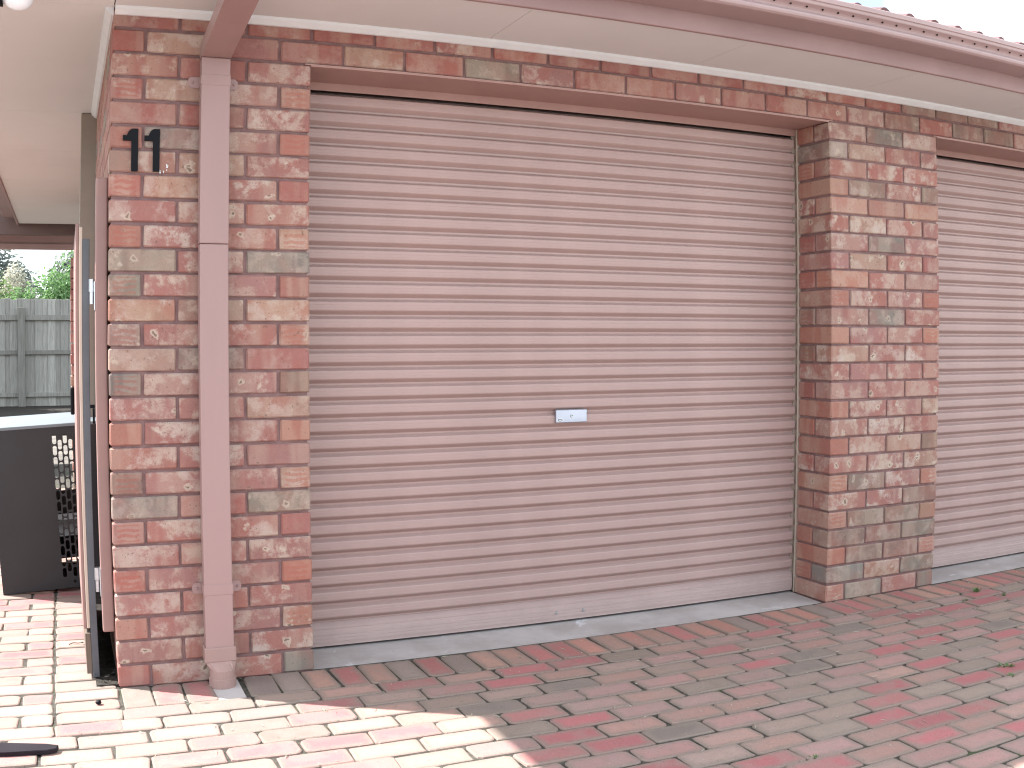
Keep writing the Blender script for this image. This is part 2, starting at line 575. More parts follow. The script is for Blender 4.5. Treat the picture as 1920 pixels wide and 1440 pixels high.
bm = bmesh.new()
box(bm, -9, 6, 11.0, 17.2, -0.2, -0.02)  # near-black ground sheet in front of the back fence
dark_sheet = obj('dark_ground', bm, 'dark_litter')
tag(dark_sheet, kind='structure')
PAV_Z = 0.0
paving = empty('paving', (0, 0, 0))
tag(paving, kind='structure')
bm = bmesh.new()
box(bm, -4.0, 8.5, -3.449, 0.02, -0.074, -0.0055)
box(bm, -1.2, -0.001, 0.0201, 7.0, -0.074, -0.0050)
obj('paving_bed', bm, 'joint_soil', paving)

def paver_outline(L, Wd, rnd, rc):
    pts = []
    for sx, sy in ((1, -1), (1, 1), (-1, 1), (-1, -1)):
        cx, cy = sx * (L / 2 - rc), sy * (Wd / 2 - rc)
        a0 = {(1, -1): -90, (1, 1): 0, (-1, 1): 90, (-1, -1): 180}[(sx, sy)]
        for i in range(3):
            t = R(a0 + i * 45)
            pts.append((cx + rc * math.cos(t), cy + rc * math.sin(t)))
    return pts

def add_paver(bm, L, Wd, rnd, M=None):
    rc = rnd.uniform(0.006, 0.022)
    pts = paver_outline(L, Wd, rnd, rc)
    pts = [(x + rnd.uniform(-1, 1) * 0.0032, y + rnd.uniform(-1, 1) * 0.0032) for x, y in pts]
    rings = []
    for sc_, z in ((0.0, -0.055), (0.0, -0.008), (0.0016, -0.0024), (0.0055, 0.0)):
        ring = []
        for x, y in pts:
            q = Vector((x * (1 - sc_ * 2 / L), y * (1 - sc_ * 2 / Wd), z + (rnd.uniform(-1, 1) * 0.0006 if z > -0.01 else 0)))
            ring.append(bm.verts.new(M @ q if M else q))
        rings.append(ring)
    n = len(pts)
    for a, b in zip(rings, rings[1:]):
        for i in range(n):
            bm.faces.new((a[i], a[(i + 1) % n], b[(i + 1) % n], b[i]))
    bm.faces.new(rings[-1])
    bm.faces.new(rings[0][::-1])

PAVERS = []
for s in range(9):
    bm = bmesh.new()
    add_paver(bm, 0.2180, 0.1045, random.Random(100 + s))
    me = me_from(bm, 'paver')
    me.materials.append(MAT['clay_paver'])
    PAVERS.append(me)
HALF = []
for s in range(3):
    bm = bmesh.new()
    add_paver(bm, 0.106, 0.1035, random.Random(140 + s))
    me = me_from(bm, 'paver')
    me.materials.append(MAT['clay_paver'])
    HALF.append(me)

PITCH_X, PITCH_Y = 0.2230, 0.1090
ROW0 = -0.218
prnd = random.Random(21)
spots = []            # x, y, rotation, half
PT = [(.35, .122, .118), (.36, .125, .12), (.36, .215, .17), (.35, .20, .16), (.27, .202, .158), (.21, .167, .137), (.34, .20, .175), (.35, .145, .13), (.31, .20, .17), (.29, .205, .163), (.34, .19, .165), (.32, .22, .18)]
# soldier course along the wall
x = 0.054
while x < 7.4:
    if not (0.29 < x < 0.44):
        spots.append((x, -0.1075, math.pi / 2, False))
    x += 0.1090
# running bond in front of it
for j in range(30):
    y = ROW0 - PITCH_Y * (j + 0.5)
    if y < -3.38:
        break
    off = (0.5 if j % 2 else 0.0) * PITCH_X + (0.062 if j > 1 else 0.0) + prnd.uniform(-0.012, 0.012)
    i0 = int((-3.6 - off) / PITCH_X)
    for i in range(i0, int((7.5 - off) / PITCH_X)):
        xc = off + (i + 0.5) * PITCH_X
        if j < 2 and xc < 0:
            continue
        if xc < -1.2 and y > -0.3:
            continue
        spots.append((xc, y, 0.0, False))
# side passage: a stack-bonded border against the house, running bond beyond it
for j in range(-2, 50):
    y = ROW0 + PITCH_Y * (j + 0.5)
    spots.append((-0.1130, y, 0.0, False))
    off = -0.2270 - (0.5 if j % 2 else 0.0) * PITCH_X
    if j % 2:
        spots.append((-0.2270 - 0.055, y, 0.0, True))
    for i in range(14):
        if y > -0.25 and off - (i + 0.5) * PITCH_X < -1.15:
            break
        spots.append((off - (i + 0.5) * PITCH_X, y, 0.0, False))

Mi = cam.matrix_world.inverted()
def seen_size(x, y):
    p = Mi @ Vector((x, y, 0))
    if p.z > -0.3:
        return 0
    tx, ty = p.x / -p.z, p.y / -p.z
    k2 = 1 - 0.1855 * (tx * tx + ty * ty)
    if tx * tx + ty * ty > 0.75:
        return 0
    px, py = 960 - 93 + 1936 * tx * k2, 720 - 36 - 1936 * ty * k2
    if not (-60 < px < 1980 and -40 < py < 1490):
        return 0
    if y > 1.55 or (y > 0.02 and x > -0.03):
        return 0
    return 0.23 * 0.112 * (1.227 / -p.z) / (p.z * p.z)
order = sorted(spots, key=lambda s: -seen_size(s[0], s[1]))
single = [s for s in order[:300] if seen_size(s[0], s[1]) > 0]
rest = order[len(single):]
def paver_place(s):
    x, y, rz, half = s
    return (Vector((x + prnd.uniform(-1, 1) * 0.0035, y + prnd.uniform(-1, 1) * 0.003, PAV_Z + prnd.uniform(-1, 1) * 0.0022)),
            (prnd.uniform(-1, 1) * 0.010, prnd.uniform(-1, 1) * 0.006, rz + prnd.uniform(-1, 1) * 0.020 + (math.pi if prnd.random() < .5 else 0)))
for s in single:
    loc, rot = paver_place(s)
    o = bpy.data.objects.new('paver', prnd.choice(HALF if s[3] else PAVERS))
    COL.objects.link(o)
    o.parent = paving
    o.location, o.rotation_euler = loc, rot
    c = prnd.choice(PT)
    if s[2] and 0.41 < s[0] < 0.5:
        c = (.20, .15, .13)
    elif s[2] and s[0] > 0.44:
        c = prnd.choice([(.42, .20, .15), (.40, .185, .14), (.42, .20, .15), (.38, .22, .165), (.38, .14, .125), (.27, .205, .17)])
    g = prnd.uniform(0.88, 1.12) * 0.93
    o.color = (c[0] * g, c[1] * g, c[2] * g * 1.05, 1)
bm = bmesh.new()
for s in rest:
    loc, rot = paver_place(s)
    Mx = Matrix.LocRotScale(loc, Vector(rot) and __import__('mathutils').Euler(rot), None)
    add_paver(bm, 0.106 if s[3] else 0.2180, 0.1045, prnd, Mx)
o = obj('paver_field', bm, 'joined_paver', paving)
o['kind'] = 'stuff'
# mortar patch round the foot of the downpipe
bm = bmesh.new()
box(bm, 0.302, 0.425, -0.225, -0.004, -0.05, -0.004, 0.004)
obj('mortar_patch', bm, 'concrete', paving)

# unseen driveway sheet, added pale to bounce light onto soffit and wall
bm = bmesh.new()
box(bm, -7.0, 14.0, -16.0, -3.45, -0.2, -0.004)
tag(obj('driveway', bm, 'bounce_concrete'), kind='structure')

# garage floor slab whose edge shows under each roller door
bm = bmesh.new()
for a in (0.713, 3.833):
    v = box(bm, a, a + 2.404, 0.028, 0.60, -0.07, 0.006)
    for q in v:
        if q.co.z > 0 and q.co.y < 0.1:
            q.co.z = -0.006
box(bm, 0.0, 6.95, 0.601, 5.4, -0.07, 0.004)
tag(obj('floor_slab', bm, 'concrete'), kind='structure')

# ------------------------------------------------------------------ the brick garage
garage = empty('brick_garage', (0, 0, 0), 'mottled red brick garage with two pink roller doors under a cream eave', 'garage')

Z_OPEN = 26 * CO - J / 2 + 0.001           # 2.232
def mortar(name, boxes, mat='mortar'):
    bm = bmesh.new()
    for b in boxes:
        box(bm, *b)
    return obj(name, bm, mat, garage)
D = 0.0085
pier = mortar('pier', [(D, 0.71 - D, D, 0.23 - D, -0.05, 2.2332)])
pillar = mortar('pillar', [(3.12 + D, 3.83 - D, D, 0.23 - D, -0.05, 2.2332)])
lintel = mortar('lintel_course', [(D, 6.95 - D, D, 0.1, 2.2335, 2.392)])
side = mortar('side_wall', [(D, 0.10, 0.2305, 1.795, -0.05, 2.392), (D, 0.1, 0.101, 0.2299, 2.2335, 2.392)])

# left pier, course by course from the ground (header, stretcher, stretcher, header / three stretchers)
PIER = {1: 'Rq P P Gq', 2: 'P P P', 3: 'Rq P P Ts', 4: 'P P P', 5: 'Rs P P Os', 6: 'P P P', 7: 'Rs Pp P Rq', 8: 'G R G', 9: 'Bs P P Ts',
        10: 'P P Pq', 11: 'Oq Pp P Oq', 12: 'P P T', 13: 'Ks P Pp Bq', 14: 'T G R', 15: 'Gs P P Ls', 16: 'T T T', 17: 'Gs Pp P Oq',
        18: 'G P G', 19: 'Os Pp P Ts', 20: 'P P Pp', 21: 'Rs T Pp Rq', 22: 'T T P', 23: 'O G P Os', 24: 'D D P', 25: 'Rs Tp P Ls',
        26: 'P R P', 27: 'Dq T R'}
for n in range(1, 28):
    z = (n - 1) * CO + BH / 2
    cs = PIER[n].split()
    if n % 2:
        put_brick(pier if n < 27 else lintel, 0.055, 0.115, z, cs[0], True)
        put_brick(pier if n < 27 else lintel, 0.235, 0.055, z, cs[1])
        put_brick(pier if n < 27 else lintel, 0.475, 0.055, z, cs[2])
        if n < 27:
            put_brick(pier, 0.655, 0.115, z, cs[3], True)
    else:
        for i in range(3):
            put_brick(pier, 0.115 + 0.24 * i, 0.055, z, cs[i])
        put_brick(pier, 0.595, 0.175, z, rand_code())
# pillar between the doors
PILL = {26: 'P G P', 25: 'G T P P', 24: 'P Rp P', 23: 'Lq G P G', 22: 'L Lq L', 21: 'P Tp P P', 20: 'P G P', 19: 'P T P R', 18: 'Ls P P Gs',
        17: 'Ls P P Os', 16: 'P G P', 15: 'O P P Ls', 14: 'Tp P Pp', 13: 'P P P P', 12: 'P P P', 11: 'O Pp P T', 10: 'Pp Pp P', 9: 'Oq P T Bq',
        8: 'P Pp T', 7: 'Ls G Pp Ls', 6: 'P Pp B', 5: 'Ls G G Tq', 4: 'B B G', 3: 'Oq B B Ls', 2: 'G T G', 1: 'Ls G P Gq'}
for n in range(1, 27):
    z = (n - 1) * CO + BH / 2
    cs = PILL[n].split()
    X0 = 3.12
    if n % 2:
        put_brick(pillar, X0 + 0.055, 0.115, z, cs[0], True)
        put_brick(pillar, X0 + 0.235, 0.055, z, cs[1])
        put_brick(pillar, X0 + 0.475, 0.055, z, cs[2])
        put_brick(pillar, X0 + 0.655, 0.115, z, cs[3], True)
    else:
        for i in range(3):
            put_brick(pillar, X0 + 0.115 + 0.24 * i, 0.055, z, cs[i])
        put_brick(pillar, X0 + 0.115, 0.175, z, rand_code(True, 'ORDRBO'))  # darker tones on the reveal stand in for the lower light there
        put_brick(pillar, X0 + 0.595, 0.175, z, rand_code(True))
# the two courses over the openings
C27 = 'R T R G P R D P R R P P B R B K P R T'.split()
z = 26 * CO + BH / 2
for i in range(17):
    put_brick(lintel, 0.715 + 0.24 * i, 0.055, z, C27[i] if i < len(C27) else rand_code())
z = 27 * CO + 0.030
for i in range(20):
    put_brick(lintel, 0.115 + 0.24 * i, 0.055, z, rand_code(False, 'RRDRPRTR') if not 14 < i < 18 else 'B', low=True)
# brickwork seen only edge-on or outside the picture, joined
bm = bmesh.new()
jr = random.Random(3)
for n in range(1, 29):
    z0 = (n - 1) * CO
    h = 0.060 if n == 28 else BH
    if n > 26:
        x = 0.6 + 0.24 * (17 if n == 27 else 17.5)
        while x < 6.9:
            box(bm, x, min(x + BL, 6.95), 0.0, BW, z0, z0 + h, 0.003)
            x += 0.24
    else:
        off = 0 if n % 2 else 0.12
        xs = [6.24, 6.36, 6.60, 6.84] if n % 2 else [6.24, 6.48, 6.72]
        for a in xs:
            box(bm, a, min(a + (0.11 if (n % 2 and a in (6.24, 6.84)) else BL), 6.95), 0.0, BW, z0, z0 + h, 0.003)
o = obj('far_brickwork', bm, 'joined_brick', garage)
o['kind'] = 'stuff'
bm = bmesh.new()
for n in range(1, 29):
    z0 = (n - 1) * CO
    h = 0.060 if n == 28 else BH
    y = 0.24 if n % 2 else 0.12
    if n == 27:
        pass
    while y < 1.78:
        box(bm, 0.0, 0.09, y, min(y + BL, 1.795), z0, z0 + h, 0.003)
        y += 0.24
o = obj('side_brickwork', bm, 'joined_brick', side)
o['kind'] = 'stuff'
bm = bmesh.new()
box(bm, 6.3, 6.9, 0.012, 0.3, -0.05, 2.231)
box(bm, 0.02, 6.95, 5.45, 5.6, -0.05, 2.39)
box(bm, 6.9505, 7.06, 0.05, 5.6, -0.05, 2.39)
box(bm, 0.02, 0.10, 1.885, 5.4, -0.05, 2.39)
obj('plain_wall', bm, 'plain_render', garage)
bm = bmesh.new()
box(bm, 0.005, 7.05, 0.03, 5.58, 2.400, 2.412)
box(bm, 0.005, 7.05, 0.25, 0.26, 2.26, 2.399)
obj('ceiling', bm, 'plain_render', garage)

# post that the side wall stops at
bm = bmesh.new()
box(bm, -0.078, 0.004, 1.80, 1.88, 0.0, 2.388, 0.003)
obj('corner_post', bm, 'taupe_paint', garage)
# wall of the house farther down the passage
bm = bmesh.new()
for n in range(1, 23):
    box(bm, -0.112 if n % 2 else -0.109, 0.018, 4.90, 5.3, (n - 1) * CO, (n - 1) * CO + BH, 0.003)
o = obj('passage_pier', bm, 'joined_brick', garage)
o['kind'] = 'stuff'

# ---- roller doors
PIT = 0.06735
def slat_mesh(w):
    prof = [(0.021, 0.0), (0.0195, -0.0018), (0.0050, -0.0085), (0.0010, -0.0110), (0.0, -0.0140),
            (-0.0003, -0.0225), (0.0002, -0.0236), (-0.0003, -0.0248), (-0.0003, -0.0345), (0.0002, -0.0356), (-0.0003, -0.0368),
            (0.0, -0.0420), (0.0012, -0.0450), (0.0060, -0.0495), (0.0170, -0.0578), (0.0205, -0.0605), (0.021, -0.0671)]
    bm = bmesh.new()
    back = [(y + 0.0012, z) for y, z in prof[::-1]]
    n = 14
    pts = prof + back
    rows = []
    rr = random.Random(int(w * 1000))
    for i in range(n + 1):
        xx = w * i / n
        rows.append([bm.verts.new((xx, y, z)) for y, z in pts])
    m = len(pts)
    for a, b in zip(rows, rows[1:]):
        for i in range(m):
            bm.faces.new((a[i], a[(i + 1) % m], b[(i + 1) % m], b[i]))
    bm.faces.new(rows[0])
    bm.faces.new(rows[-1][::-1])
    me = me_from(bm, 'slat')
    me.materials.append(MAT['door_paint'])
    for p in me.polygons:
        p.use_smooth = False
    return me
SLAT = slat_mesh(2.40)

def roller_door(x0, lock):
    """x0: left edge of the opening"""
    dr = bpy.data.objects.new('garage_door', None)
    COL.objects.link(dr)
    dr.parent = garage
    dr.location = (x0, 0.246, 0)
    rnd = random.Random(int(x0 * 10))
    for i in range(31):
        o = bpy.data.objects.new('slat', SLAT)
        COL.objects.link(o)
        o.parent = dr
        o.location = (0.002, rnd.uniform(-1, 1) * 0.0007, 2.190 - PIT * i)
    # top roll going back over the drum
    bm = bmesh.new()
    pts = [(0.0192, 2.1904), (0.035, 2.197), (0.06, 2.208), (0.09, 2.222), (0.15, 2.245)]
    sweep(bm, pts, 'x', 0.0, 2.405)
    sweep(bm, [(y + 0.003, z - 0.003) for y, z in pts], 'x', 0.0, 2.405)
    obj('drum_curtain', bm, 'door_paint', dr)
    # bottom rail
    bm = bmesh.new()
    zt = 2.190 - PIT * 31
    prof = [(0.019, zt), (0.0045, zt - 0.0095), (0.0, zt - 0.013), (0.0, zt - 0.022), (0.0012, zt - 0.0235), (-0.001, zt - 0.025),
            (-0.0015, 0.066), (-0.004, 0.064), (-0.004, 0.054), (-0.0026, 0.0525), (-0.004, 0.051), (-0.004, 0.040), (-0.0026, 0.0385), (-0.004, 0.037),
            (-0.004, 0.027), (-0.001, 0.0255), (-0.001, 0.0185), (0.0005, 0.0175), (0.0005, 0.0095), (0.024, 0.0095), (0.024, zt)]
    prism(bm, prof, 'x', 0.001, 2.405)
    obj('bottom_rail', bm, 'rail_paint', dr)
    bm = bmesh.new()
    box(bm, 0.001, 2.405, 0.003, 0.020, 0.0066, 0.0092)
    obj('bottom_seal', bm, 'black_hole', dr)
    for bx in ((1.124, 1.254) if lock else (1.10, 1.23)):
        bm = bmesh.new()
        cyl(bm, (0, -0.004, 0), (0, -0.0075, 0), 0.0075, 0.006, 10)
        cyl(bm, (0, -0.0075, 0), (0, -0.0105, 0), 0.004, 0.003, 6)
        obj('bolt', bm, 'zinc', dr, (bx, 0, 0.0455))
    # guides behind the brick jambs
    for gx0, gx1 in ((-0.030, 0.0005), (2.4065, 2.4300)):
        bm = bmesh.new()
        box(bm, gx0, gx1, -0.012, -0.009, 0.0, 2.24)
        box(bm, gx0, gx1, 0.022, 0.026, 0.0, 2.24)
        box(bm, *( (gx0, gx0 + .003) if gx0 < 0 else (gx1 - .003, gx1)), -0.009, 0.022, 0.0, 2.24)
        obj('door_guide', bm, 'cream_paint', dr)
    # head lining
    bm = bmesh.new()
    box(bm, -0.02, 2.43, -0.248, -0.0015, Z_OPEN - 0.004, Z_OPEN + 0.0)
    box(bm, 0.002, 2.408, -0.2485, -0.2435, Z_OPEN - 0.009, Z_OPEN - 0.0045)
    box(bm, 0.0, 2.41, -0.001, 0.0045, 2.1975, Z_OPEN + 0.03)
    obj('head_lining', bm, 'lintel_paint', dr)
    if lock:
        bm = bmesh.new()
        lx, lz = 1.111, 0.869
        w, h = 0.148, 0.056
        yb, yf = 0.004, -0.016
        box(bm, lx, lx + w, yf, yb, lz, lz + h, 0.003, 0)
        # key barrel
        cyl(bm, (lx + .074, yf, lz + .029), (lx + .074, yf - .0035, lz + .029), .0078, .0068, 16, 1)
        box(bm, lx + .0712, lx + .0768, yf - .0045, yf - .003, lz + .0275, lz + .0312, 0, 2)
        # printed strip along the foot: pale oval with a dark badge, lines of fine print
        def oval(cx, cz, a, b, y, m):
            vs = [bm.verts.new((cx + a * math.cos(2 * math.pi * i / 22), y, cz + b * math.sin(2 * math.pi * i / 22))) for i in range(22)]
            ws = [bm.verts.new((q.co.x, y + .0009, q.co.z)) for q in vs]
            fc = [bm.faces.new(vs)] + [bm.faces.new((vs[i], ws[i], ws[(i + 1) % 22], vs[(i + 1) % 22])) for i in range(22)]
            for q in fc: q.material_index = m
        oval(lx + .018, lz + .0115, .0155, .0078, yf - .0004, 3)
        oval(lx + .018, lz + .0115, .0118, .0055, yf - .0008, 2)
        oval(lx + .018, lz + .0115, .0082, .0028, yf - .0012, 4)
        pr = random.Random(9)
        for row in range(3):
            xx = lx + 0.037
            while xx < lx + 0.138:
                ww = pr.uniform(.003, .011)
                if pr.random() < .85:
                    box(bm, xx, xx + ww, yf - .0005, yf + .001, lz + .0055 + row * .0042, lz + .0073 + row * .0042, 0, 5)
                xx += ww + .0018
        o = obj('lock_plate', bm, ['plate_metal', 'zinc', 'logo_dark', 'label_white', 'logo_light', 'print_grey'], dr)
        o['label'] = 'silver lock plate with key barrel, dark oval badge and fine print'
    return dr
d1 = roller_door(0.71, True)
d1['label'] = 'pink ribbed roller door with a silver lock plate'
d2 = roller_door(3.83, False)
d2['label'] = 'second pink ribbed roller door past the pillar'

# ---- eaves: soffit sheets, bead, fascia, gutter
YF, XF = -0.456, -0.618        # inner faces of the fascias
def soffit(x0, x1, y0, y1):
    bm = bmesh.new()
    box(bm, x0 + 0.001, x1 - 0.001, y0 + 0.001, y1 - 0.001, 2.390, 2.396)
    obj('soffit_sheet', bm, 'soffit_paint', garage)
xs = [0.002, 0.47, 1.41, 2.36, 3.285, 4.24, 5.2, 6.15, 7.1]
for a, b in zip(xs, xs[1:]):
    soffit(a, b, YF, 0.012)
soffit(XF, 0.000, YF, -0.006)
for a, b in zip([-0.006, 1.80, 2.96, 4.2, 5.6, 7.15], [1.80, 2.96, 4.2, 5.6, 7.15]):
    soffit(XF, 0.012 if a < 1.7 else 0.03, a, b)
bm = bmesh.new()
prism(bm, [(0.0, 2.362), (-0.008, 2.363), (-0.026, 2.379), (-0.030, 2.3895), (0.0, 2.3895)], 'x', 0.004, 7.0)
obj('cornice_bead', bm, 'bead_paint', garage)
bm = bmesh.new()
prism(bm, [(0.0, 2.362), (-0.008, 2.363), (-0.026, 2.379), (-0.030, 2.3895), (0.0, 2.3895)], 'y', 0.004, 1.799)
obj('cornice_bead', bm, 'bead_paint', garage)
bm = bmesh.new()
box(bm, XF - 0.02, 7.12, YF - 0.020, YF, 2.376, 2.56, 0.003)
obj('fascia', bm, 'fascia_paint', garage)
bm = bmesh.new()
box(bm, XF - 0.020, XF, YF + 0.0005, 7.2, 2.376, 2.56, 0.003)
obj('fascia', bm, 'fascia_paint', garage)

GUT = [(0.0, 2.545), (0.0, 2.454), (0.001, 2.4515), (0.122, 2.4515), (0.134, 2.4535), (0.142, 2.460), (0.1445, 2.468), (0.142, 2.476), (0.134, 2.483),
       (0.1285, 2.4865), (0.127, 2.491), (0.129, 2.497), (0.134, 2.503), (0.143, 2.509), (0.150, 2.513), (0.152, 2.517), (0.1525, 2.524), (0.1535, 2.526),
       (0.158, 2.528), (0.159, 2.545), (0.156, 2.549), (0.149, 2.548)]
GUT = [(a, z - 0.004) for a, z in GUT]
bm = bmesh.new()
g0 = YF - 0.0205
sweep(bm, [(g0 - a, z) for a, z in GUT], 'x', XF - 0.179, 7.2)
sweep(bm, [(g0 - a + (0.0015 if a > 0.1 else -0.0015), z + 0.001) for a, z in GUT], 'x', XF - 0.179, 7.2)
gut = obj('gutter', bm, 'gutter_paint', garage)
bm = bmesh.new()
x = XF
while x < 7.1:
    cyl(bm, (x, g0 - 0.1352, 2.5022), (x, g0 - 0.1400, 2.4982), 0.0040, 0.0040, 8)
    x += 0.0795
o = obj('overflow_slots', bm, 'black_hole', gut)
o['kind'] = 'stuff'
bm = bmesh.new()
g1 = XF - 0.0205
sweep(bm, [(g1 - a, z) for a, z in GUT], 'y', g0 - 0.159, 7.2)
sweep(bm, [(g1 - a + (0.0015 if a > 0.1 else -0.0015), z + 0.001) for a, z in GUT], 'y', g0 - 0.159, 7.2)
obj('gutter', bm, 'gutter_paint', garage)

# ---- tiled hip roof
roof = bpy.data.objects.new('roof', None)
COL.objects.link(roof)
roof.parent = garage
SL = math.tan(R(14.5))
bm = bmesh.new()
ye, xe = -0.53, -0.68
zb = 2.518
h_ = 3.3
def rp(x, y, z): return bm.verts.new((x, y, z))
A = rp(xe, ye, zb); B = rp(7.3, ye, zb); C_ = rp(xe + h_, ye + h_, zb + h_ * SL); D_ = rp(7.3, ye + h_, zb + h_ * SL)
E_ = rp(xe, 7.2, zb); F_ = rp(xe + h_, 7.2, zb + h_ * SL); G_ = rp(7.3, 7.2, zb + h_ * SL * .8)
bm.faces.new((A, B, D_, C_)); bm.faces.new((E_, A, C_, F_)); bm.faces.new((C_, D_, G_, F_))
obj('roof_deck', bm, 'roof_tile_clay', roof)
TP = 0.1470
def tile_mesh():
    """one clay tile: two rolls, open half-round front"""
    bm = bmesh.new()
    n = 24
    L = 0.36
    def zz(u):
        return 0.027 * max(0.0, math.cos(2 * math.pi * u)) ** 0.8
    top = [[], []]
    bot = [[], []]
    for i in range(n + 1):
        uu = 2.0 * i / n
        xx = uu * TP
        for k_, (yy, dz) in enumerate(((0.0, 0.0), (L, L * SL))):
            top[k_].append(bm.verts.new((xx, yy, zz(uu - .5) + dz + 0.012)))
            bot[k_].append(bm.verts.new((xx, yy, zz(uu - .5) + dz)))
    for i in range(n):
        bm.faces.new((top[0][i], top[0][i + 1], top[1][i + 1], top[1][i]))
        bm.faces.new((bot[0][i + 1], bot[0][i], bot[1][i], bot[1][i + 1]))
        bm.faces.new((bot[0][i], bot[0][i + 1], top[0][i + 1], top[0][i]))
    me = me_from(bm, 'roof_tile')
    me.materials.append(MAT['roof_tile_clay'])
    return me
TILE = tile_mesh()
trn = random.Random(8)
TX0 = 2.635 - TP / 2 - TP * 22
for i in range(27):
    x = TX0 + i * TP * 2
    if x < xe + 0.02 or x > 7.2:
        continue
    o = bpy.data.objects.new('roof_tile', TILE)
    COL.objects.link(o)
    o.parent = roof
    o.location = (x, -0.582 + trn.uniform(-1, 1) * .006, 2.5385 + trn.uniform(-1, 1) * .003)
bm = bmesh.new()
for row in range(1, 9):
    for i in range(27):
        x = TX0 + i * TP * 2
        y = -0.582 + row * 0.31
        if x < xe + row * 0.31 + .1 or x > 7.0:
            continue
        n = 12
        pv = None
        for q in range(n + 1):
            uu = 2.0 * q / n
            z = 0.027 * max(0.0, math.cos(2 * math.pi * (uu - .5))) ** 0.8 + 2.5300 + row * 0.31 * SL
            w = [bm.verts.new((x + uu * TP, y, z)), bm.verts.new((x + uu * TP, y, z + .012)), bm.verts.new((x + uu * TP, y + .34, z + .012 + .34 * SL))]
            if pv:
                bm.faces.new((pv[0], w[0], w[1], pv[1]))
                bm.faces.new((pv[1], w[1], w[2], pv[2]))
            pv = w
o = obj('tile_courses', bm, 'roof_tile_clay', roof)
o['kind'] = 'stuff'

bm = bmesh.new()
sr = random.Random(12)
for i in range(16):
    x, z = (0.158 + sr.uniform(-.004, .004), sr.uniform(1.822, 1.872)) if i < 5 else (sr.uniform(.160, .198), 1.8125 + sr.uniform(-.003, .005)) if i < 12 else (0.199 + sr.uniform(-.002, .002), sr.uniform(1.815, 1.84))
    a, b = sr.uniform(.0012, .0035), sr.uniform(.0015, .005)
    box(bm, x - a, x + a, -0.0022, 0.001, z - b, z + b, 0.0008)
obj('paint_splash', bm, 'bead_paint', garage)['kind'] = 'stuff'

# ---- downpipe
dp = bpy.data.objects.new('downpipe', None)
COL.objects.link(dp)
dp.parent = garage
PX0, PX1, PY0, PY1 = 0.306, 0.406, -0.072, -0.020
def pipe_piece(z0, z1, g=0.0):
    bm = bmesh.new()
    box(bm, PX0 - g, PX1 + g, PY0 - g, PY1 + g, z0, z1, 0.004, 0, 2)
    return obj('pipe', bm, 'pipe_paint', dp)
pipe_piece(0.10, 1.5555)
pipe_piece(1.557, 2.2105, 0.0006)
bm = bmesh.new()
# nearly level arm out to the gutter and the stub up into it
pts = [(PY1 + 0.0015, 2.2115), (PY0 - 0.0015, 2.2115), (-0.66, 2.257), (-0.664, 2.308), (-0.552, 2.303), (PY0 + 0.01, 2.266), (PY1 + 0.0015, 2.262)]
prism(bm, pts, 'x', PX0 - 0.0015, PX1 + 0.0015)
box(bm, PX0 + .001, PX1 - .001, -0.570, -0.520, 2.280, 2.452)
obj('offset_arm', bm, 'pipe_paint', dp)
for zc, xa, xb in ((2.130, 0.265, 0.445), (0.3495, 0.270, 0.448)):
    bm = bmesh.new()
    box(bm, PX0 - 0.0018, PX1 + 0.0018, PY0 - 0.0018, -0.0175, zc - 0.019, zc + 0.019, 0.001)
    zt = zc - 0.006 if zc < 1 else zc + 0.003
    for s, xe_, xi in ((-1, xa, PX0), (1, xb, PX1)):
        pts = []
        hw = 0.0195
        for t in range(0, 5):
            a = R(-90 + 45 * t)
            pts.append((xe_ - s * 0.012 + s * 0.012 * math.cos(a), zt + hw * math.sin(a)))
        pts += [(xi + s * 0.0005, zt + hw), (xi + s * 0.0005, zt - hw)]
        if s < 0:
            pts = pts[::-1]
        prism(bm, pts, 'y', -0.0065, -0.0045)
    clip = obj('pipe_clip', bm, 'pipe_paint', dp)
for zc, xs2 in ((2.133, (0.281, 0.430)), (0.3435, (0.288, 0.435))):
    for sx in xs2:
        bm = bmesh.new()
        cyl(bm, (sx, -0.0065, zc), (sx, -0.0105, zc), 0.0058, 0.0038, 10)
        obj('screw', bm, 'fascia_paint', dp)
# rectangular to round shoe
bm = bmesh.new()
box(bm, PX0 - 0.006, PX1 + 0.006, PY0 - 0.006, PY1 + 0.004, 0.088, 0.141, 0.003)
n = 24
cx, cy = (PX0 + PX1) / 2 + 0.006, (PY0 + PY1) / 2 - 0.0135
rings = []
for z, kf, rr in ((0.089, 0.0, 0), (0.060, 1.0, 0.0455), (0.030, 1.0, 0.0455), (0.028, 1.0, 0.0485), (-0.02, 1.0, 0.0485)):
    ring = []
    for i in range(n):
        t = 2 * math.pi * (i + .5) / n
        c_, s_ = math.cos(t), math.sin(t)
        m_ = max(abs(c_) / (PX1 - PX0 + .010), abs(s_) / (PY1 - PY0 + .008)) * 2
        sq = Vector(((PX0 + PX1) / 2 + c_ / m_, (PY0 + PY1) / 2 + s_ / m_, z))
        rd = Vector((cx + c_ * rr, cy + s_ * rr, z))
        ring.append(bm.verts.new(sq.lerp(rd, kf)))
    rings.append(ring)
for a, b in zip(rings, rings[1:]):
    for i in range(n):
        bm.faces.new((a[i], a[(i + 1) % n], b[(i + 1) % n], b[i]))
obj('pipe_shoe', bm, 'shoe_paint', dp)

